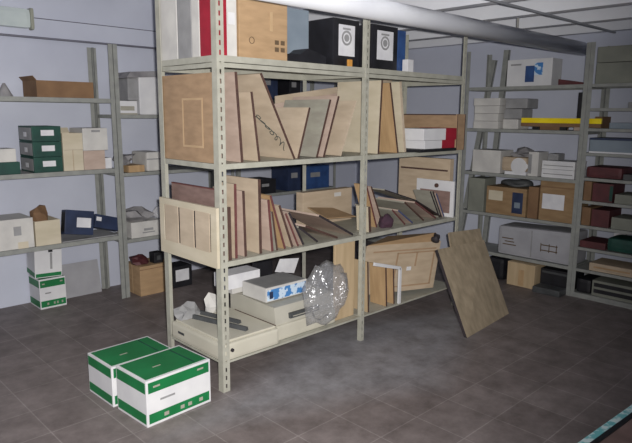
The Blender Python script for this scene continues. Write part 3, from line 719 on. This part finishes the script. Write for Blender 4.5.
block('black_box', 'black box with white label behind the central rack', 'box', a.x, a.x+.22, a.y, a.y+.2, 0, .2, 'black', patches=(('-y', .2, .85, .3, .85, 'paper', 'label'),))

# dark stuff on the third back bay seen through the middle of the central rack
for lab, x0, x1, z0, z1, m in (
 ('dark navy box glimpsed above the pale boards, behind the rack', 1.98, 2.22, 1.76, 2.05, 'navy'),
 ('black box glimpsed right of the navy one, behind the rack', 2.38, 2.54, 1.76, 2.03, 'black'),
 ('blue box glimpsed above the tan carton, behind the rack', 2.62, 2.99, .79, 1.05, 'blue'),
 ('blue grey box glimpsed left of the blue one, behind the rack', 2.36, 2.59, .79, 1.07, 'navy'),
 ('low dark box glimpsed beside the tallest tan board, behind the rack', 1.95, 2.19, .79, .94, 'black')):
    block('storage_box', lab, 'box', x0, x1, YF, YF+.28, z0, z1, m, group='dark boxes behind the central rack', patches=(('-y', .2, .6, .5, .7, 'grey', 'label'),))

# ------------------------------------------------------------------ right rack, first unit
XF = XR+.015
def rx(name, label, cat, u0, u1, vt, z0, depth, m, patches=(), group=None, xf=XF, vr=None, **k):
    """a box on the right rack: front face towards -X spans pixels u0..u1, top at pixel row vt"""
    a = P(u0, vt, 0, xf); b = P(u1, vt if vr is None else vr, 0, xf)
    return block(name, label, cat, xf, xf+depth, b.y, a.y, z0, (a.z+b.z)/2, m, patches, group, **k)
zs = 1.89
r = rx('carton', 'white carton with blue picture on the top right shelf', 'carton', 508, 553, 59, zs, .2, 'white', xf=XF+.06, patches=(('-x', .42, .62, .15, .75, 'blue', 'blue_picture'), ('-x', .62, .8, .4, .85, 'labelblue', 'blue_picture'), ('-x', .08, .32, .78, .84, 'grey', 'printed_line')))
bm = B(); q = [(-.09, 0), (.13, 0), (.13, .05), (-.09, .014)]
hexa(bm, [Vector((0, y, h_)) for y, h_ in q]+[Vector((.2, y, h_)) for y, h_ in q])
pc = P(573, 80, 0, XF); tag(obj('dark_case', bm, 'maroon', None, (XF, pc.y, zs), (0, 0, 0)), 'low dark case right of the white carton, top right shelf', 'case')
# loose metal bars leaning behind the right rack
for lab, tp, bt in (('left of two loose metal bars leaning on the wall, right rack', (494, 60), (478, 142)), ('right of two loose metal bars leaning on the wall, right rack', (507, 50), (496, 143))):
    a, b = P(tp[0], tp[1], 0, XW-.03), P(bt[0], bt[1], 0, XW-.03)
    d = (a-b); k = b.z/d.z; f0 = b-d*k; f0.z = 0
    root = thing('loose_bar', lab, 'metal bar', (XW-.035, f0.y, 0), (math.atan2(-(a.y-f0.y), a.z), 0, 0), 'loose metal bars')
    ln = (a-f0).length; bm = B(); box(bm, 0, .004, -.03, .03, 0, ln); box(bm, 0, .03, -.03, -.026, 0, ln); obj('angle_profile', bm, 'rackdim', root)
zs = 1.49
hh = (P(485, 98, 0, XF).z-zs)/4
for k, lab in enumerate(('lowest of four white packs stacked left of the yellow strip', 'second white pack from below, left of the yellow strip', 'third white pack from below, left of the yellow strip', 'topmost of four white packs left of the yellow strip')):
    rx('paper_pack', lab, 'papers', 474+random.uniform(0, 2), 501+random.uniform(-2, .5), 98, zs+k*hh, .25, 'offwhite', group='white packs on the right rack')
    o = C.objects[-1]
for o in [o for o in C.objects if o.get('group') == 'white packs on the right rack']:
    s = hh/o.dimensions.z if o.dimensions.z else 1
packs = [o for o in C.objects if o.get('group') == 'white packs on the right rack']
for o in packs:
    zt_ = max(v.co.z for v in o.data.vertices)
    for v in o.data.vertices: v.co.z *= (hh-.002)/zt_
hh = (P(515, 98, 0, XF).z-zs)/3
for k, (lab, w0, w1) in enumerate((('lowest grey paper bundle beside the white packs', 503.5, 519), ('middle grey paper bundle beside the white packs', 504, 522), ('topmost grey paper bundle beside the white packs', 505, 527))):
    a, b = P(w0, 110, 0, XF+.05), P(w1, 110, 0, XF+.05)
    block('paper_bundle', lab, 'papers', XF+.05, XF+.27, b.y, a.y, zs+k*hh, zs+(k+1)*hh-.003, 'offwhite' if k == 0 else 'grey', group='grey bundles on the right rack', bev=.012)
a, b = P(522, 119, 0, XF+.045), P(602, 120, 0, XF+.045)
root = thing('yellow_level', 'long bright yellow strip lying across the right shelf', 'spirit level', (XF+.045, (a.y+b.y)/2, zs))
ll = (a.y-b.y)/2
bm = B(); box(bm, -.012, .012, -ll, ll, .062, .108, bev=.004); obj('bar', bm, 'yellow', root)
bm = B(); box(bm, -.014, .014, -ll, ll, .03, .061); obj('dark_base', bm, 'kraftdark', root)
bm = B()
for y in (-ll*.1, ll*.6): box(bm, -.012, .012, y-.03, y+.03, .0005, .03)
obj('foot', bm, 'black', root)
a, b = P(532, 124, 0, XF+.03), P(561, 124, 0, XF+.03)
block('wooden_case', 'dark brown flat case behind the yellow strip', 'case', XF+.065, XF+.2, b.y, a.y, zs, zs+.045, 'kraftdark')
a, b = P(574, 92, 0, XF), P(583, 92, 0, XF)
root = thing('black_stand', 'black upright stand with slanted arm above the yellow strip', 'stand', (XF+.13, (a.y+b.y)/2, zs))
hz = a.z-zs
bm = B(); box(bm, -.03, .03, -.04, .04, .08, hz, bev=.006); obj('head', bm, 'black', root)
bm = B(); box(bm, -.02, .02, -.01, .12, 0, .03, mtx=Matrix.Translation((0, .02, .08)) @ Matrix.Rotation(-.5, 4, 'X')); obj('arm', bm, 'black', root)
bm = B(); box(bm, -.05, .05, -.05, .05, 0, .08, bev=.004); obj('base', bm, 'palepink', root)
zs = 1.06
rx('paper_pack', 'white flat pack at left of the middle right shelf', 'papers', 473, 501, 150, zs, .25, 'offwhite')
a, b = P(502, 156, 0, XF), P(527, 158, 0, XF)
root = thing('ring_binder', 'tan and white thick binder lying on the middle right shelf', 'binder', (XF+.12, (a.y+b.y)/2, zs))
w, h = (a.y-b.y)/2, P(514, 157, 0, XF).z-zs
bm = B(); box(bm, -.12, .12, -w, w, .03, h, bev=.03); obj('cover', bm, 'kraft2', root)
bm = B(); box(bm, -.121, .12, -w, w*.7, 0, .03); obj('white_edge', bm, 'paper', root)
bm = B(); tube(bm, (-.125, -w+h*.46, h*.5), (.115, -w+h*.46, h*.5), h*.47, 18); obj('white_spine', bm, 'white', root)
lump('paper_heap', 'loose grey papers piled on top of the tan binder', 'paper', (XF+.15, (a.y+b.y)/2-.02, zs+h), (.10, .10, .05), 'greypaper', 51, .5, 2)
rx('book', 'white book standing beside the tan binder, middle right shelf', 'book', 529, 539, 152, zs, .2, 'offwhite', patches=(('-x', .0, .35, .1, .9, 'grey', 'grey_spine'),))
hh = (P(558, 161, 0, XF).z-zs)/2
for k, lab in enumerate(('lower of two white flat boxes on the middle right shelf', 'upper of two white flat boxes on the middle right shelf')):
    a, b = P(542, 165, 0, XF), P(575, 165, 0, XF)
    block('flat_box', lab, 'box', XF, XF+.26, b.y, a.y, zs+k*hh, zs+(k+1)*hh-.002, 'white', group='white flat boxes', patches=(('-x', .05, .95, .4, .5, 'grey', 'printed_line'),))
block('grey_device', 'small grey device on top of the white flat boxes', 'device', XF+.06, XF+.2, a.y-.12, a.y-.02, zs+2*hh, zs+2*hh+.06, 'grey', bev=.01)
zs = .66
rx('carton', 'brown carton with cream label and blue emblem, right shelf', 'carton', 487, 527, 186, zs, .3, 'kraftdeep', vr=189, patches=(('-x', .06, .42, .5, .85, 'cream', 'label'), ('-x', .66, .92, .1, .85, 'navy', 'blue_emblem'), ('-x', .72, .86, .3, .5, 'bluegrey', 'emblem_stroke', .003)))
rx('carton', 'brown carton with white label, right of the blue-emblem carton', 'carton', 541, 577, 181, zs, .3, 'kraftdeep', vr=183, patches=(('-x', .08, .7, .3, .68, 'paper', 'label'), ('-x', 0, 1, .84, .87, 'kraftdark', 'crease')))
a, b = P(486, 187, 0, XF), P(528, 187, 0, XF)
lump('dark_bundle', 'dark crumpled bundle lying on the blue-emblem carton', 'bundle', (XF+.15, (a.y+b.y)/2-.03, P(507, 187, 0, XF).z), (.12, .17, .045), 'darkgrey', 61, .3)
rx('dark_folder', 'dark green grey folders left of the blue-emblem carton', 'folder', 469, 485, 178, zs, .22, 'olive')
rx('narrow_carton', 'brown narrow carton between the two labelled cartons', 'carton', 529, 539, 187, zs, .26, 'kraftdark')  # narrow carton in dark brown cardboard
zs = .27
a, b = P(499, 224, 0, XF), P(575, 228, 0, XF)
w, h = (a.y-b.y)/2, P(535, 229, 0, XF).z-zs
root = thing('wrapped_pack', 'large grey white wrapped pack bound on the low right shelf', 'package', (XF+.16, (a.y+b.y)/2, zs))
bm = B(); vs = box(bm, -.16, .16, -w, w, 0, h, bev=.035)
for v in bm.verts: v.co.z += .012*math.sin(v.co.y*14) if v.co.z > h*.5 else 0
obj('wrapping', bm, 'midgrey', root)
for dy, dz, ly, dd in ((.10, .1, .14, 0), (.10, .13, .10, 0), (.12, .16, .12, 0), (-.30, .10, .16, 1), (-.30, .15, .16, 1)):
    bm = B(); box(bm, -.1615, -.1595, dy-ly/2+.15, dy+ly/2+.15, dz, dz+.010); obj('printed_stroke', bm, 'ink', root)
for dy in (-.07, -.15, -.22):
    bm = B(); box(bm, -.1615, -.1595, dy-.004, dy+.004, .09, .17); obj('printed_stroke', bm, 'ink', root)
bm = B(); box(bm, -.163, -.158, .02, .03, .02, h-.02); obj('binding_seam', bm, 'grey', root)
b0 = P(505, 297, 2, 0); 
block('carton', 'tan carton with brown tape on floor under right rack', 'carton', XR-.06, XR+.2, P(533, 297, 0, XR-.06).y, P(506, 291, 0, XR-.06).y, 0, P(519, 263, 0, XR-.06).z, 'plywood', patches=(('-x', .42, .62, .05, .72, 'tan', 'tape_strip'),))
a, b = P(536, 280, 0, XF), P(571, 280, 0, XF)
block('black_crate', 'black crate on floor under the large wrapped pack', 'crate', XF+.02, XF+.3, b.y, a.y-.03, .0, .2, 'black', patches=(('-x', .05, .95, .8, .9, 'darkgrey', 'rim'),))  # crate body is plain black, rim dark grey
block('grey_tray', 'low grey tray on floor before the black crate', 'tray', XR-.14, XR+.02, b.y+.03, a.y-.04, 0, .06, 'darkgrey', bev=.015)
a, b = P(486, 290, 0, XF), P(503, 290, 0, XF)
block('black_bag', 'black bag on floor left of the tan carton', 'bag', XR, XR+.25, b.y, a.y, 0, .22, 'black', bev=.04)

# ------------------------------------------------------------------ right rack, second unit (ten shelves)
def rs(name, label, cat, y0, y1, lev, h, m, depth=.28, x=.02, lift=0, **k):
    zz = Z2[lev]+lift
    return block(name, label, cat, XR+x, XR+x+depth, -.58-y1, -.58-y0, zz, zz+h, m, **k)
rs('storage_box', 'lower olive grey box on the top shelf, far right unit', 'box', .03, .7, 0, .17, 'olive', group='olive grey boxes')
rs('storage_box', 'upper olive grey box on the top shelf, far right unit', 'box', .03, .7, 0, .13, 'olive', lift=.174, group='olive grey boxes')
rs('folder_stack', 'grey folder leaning at back of the second shelf, far right unit', 'folder', .28, .8, 1, .05, 'grey', x=.12, depth=.2)
rs('paper_pack', 'blue white paper pack on third shelf, far right unit', 'papers', .18, .8, 2, .05, 'bluegrey')
rs('small_carton', 'small brown carton right of the yellow strip end', 'carton', .03, .09, 2, .1, 'kraftdark', x=.09, depth=.2)
rs('paper_stack', 'thick grey blue paper stack in white tray, far right unit', 'papers', .03, .8, 3, .13, 'bluegrey', patches=(('-x', 0, 1, .86, 1, 'navy', 'navy_top'), ('-x', 0, 1, 0, .1, 'paper', 'white_edge')))
rs('book', 'maroon book lying on fifth shelf, far right unit', 'book', .02, .32, 4, .1, 'maroon', bev=.03)
rs('folder_stack', 'flat dark grey folders beside the maroon book, far right unit', 'folder', .33, .9, 4, .05, 'darkgrey', depth=.25)
rs('carton', 'red brown carton on sixth shelf, far right unit', 'carton', .09, .26, 5, .16, 'maroon', patches=(('-x', .85, 1, .1, .9, 'darkgreen', 'green_edge'),))
rs('folder_stack', 'dark green folders lying on sixth shelf, far right unit', 'folder', .28, .9, 5, .08, 'olive', patches=(('-x', 0, 1, .1, .35, 'olive', 'grey_edge'),))
rs('book', 'brown book end in the corner of sixth shelf, far right unit', 'book', .015, .08, 5, .17, 'kraftdark')
rs('carton', 'maroon carton on seventh shelf, far right unit', 'carton', .10, .25, 6, .15, 'maroon')
rs('carton', 'narrow brown carton left of the maroon one, seventh shelf', 'carton', .015, .09, 6, .16, 'kraftdark')
rs('folder_stack', 'grey folders lying on seventh shelf, far right unit', 'folder', .27, .9, 6, .10, 'olive')
rs('folder_stack', 'dark green pointed folder pile on eighth shelf, far right unit', 'folder', .25, .6, 7, .12, 'darkgreen', bev=.04)
rs('book_stack', 'red brown book lying on eighth shelf, far right unit', 'book', .02, .24, 7, .06, 'maroon')
rs('paper_pack', 'white slip of paper pack behind the pointed folder pile', 'papers', .20, .30, 7, .15, 'paper', x=.31, depth=.05)
rs('tray', 'flat brown grey carton on ninth shelf, far right unit', 'carton', .12, .5, 8, .07, 'kraft2', patches=(('-x', .1, .9, .4, .6, 'kraft', 'printed_line'),))
rs('folder_stack', 'dark navy folders on ninth shelf, far right unit', 'folder', .52, .95, 8, .1, 'navy')
rs('crate', 'grey slatted crate on the bottom shelf, far right unit', 'crate', .16, .7, 9, .14, 'olive', patches=(('-x', .03, .97, .2, .45, 'black', 'gap'), ('-x', .03, .97, .6, .85, 'black', 'gap')))
rs('black_bag', 'black bag in left corner of the bottom shelf, far right unit', 'bag', .02, .15, 9, .13, 'black', bev=.03)

# ------------------------------------------------------------------ carton with teal tape, near right corner
a, b = P(579, 443, 2, .16), P(630, 407, 2, .16)
d = (b-a).normalized(); s = Vector((d.y, -d.x, 0))
A, Bq = a-d*.1, b+d*.5
root = thing('taped_carton', 'brown carton with teal tape along its edge, lower right corner', 'carton', ((A.x+Bq.x)/2, (A.y+Bq.y)/2, 0), (0, 0, math.atan2(d.y, d.x)))
ll = (Bq-A).length/2
bm = B(); box(bm, -ll, ll, -.3, 0, 0, .156, bev=.003); obj('body', bm, 'redbrown', root)
bm = B(); box(bm, -ll, ll, -.055, .002, .1565, .16); obj('black_band', bm, 'black', root)
bm = B(); box(bm, -ll, ll, -.03, .003, .1, .1625); obj('teal_tape', bm, 'teal', root)

# ------------------------------------------------------------------ light: the camera's flash and an even bluish ambient added through the open sides
fl = bpy.data.lights.new('camera_flash', 'SPOT'); fo = bpy.data.objects.new('camera_flash', fl); C.objects.link(fo)
fl.energy = 780; fl.spot_size = math.radians(96); fl.spot_blend = .85; fl.shadow_soft_size = .02; fl.color = (1, .97, .93)
tgt = CAM+FW*4-RT*.8-DN*.35
fp = CAM+RT*.05-DN*.045-FW*.02
fo.location = fp; fo.rotation_euler = (tgt-fp).to_track_quat('-Z', 'Y').to_euler()
w = bpy.data.worlds.new('world'); SC.world = w; w.use_nodes = True
w.node_tree.nodes['Background'].inputs['Color'].default_value = (.58, .62, .74, 1)
w.node_tree.nodes['Background'].inputs['Strength'].default_value = .27

vs_ = SC.view_settings
SC.display_settings.display_device = 'sRGB'
vs_.view_transform = 'Standard'; vs_.look = 'None'; vs_.exposure = -.12; vs_.gamma = 1; vs_.use_curve_mapping = False
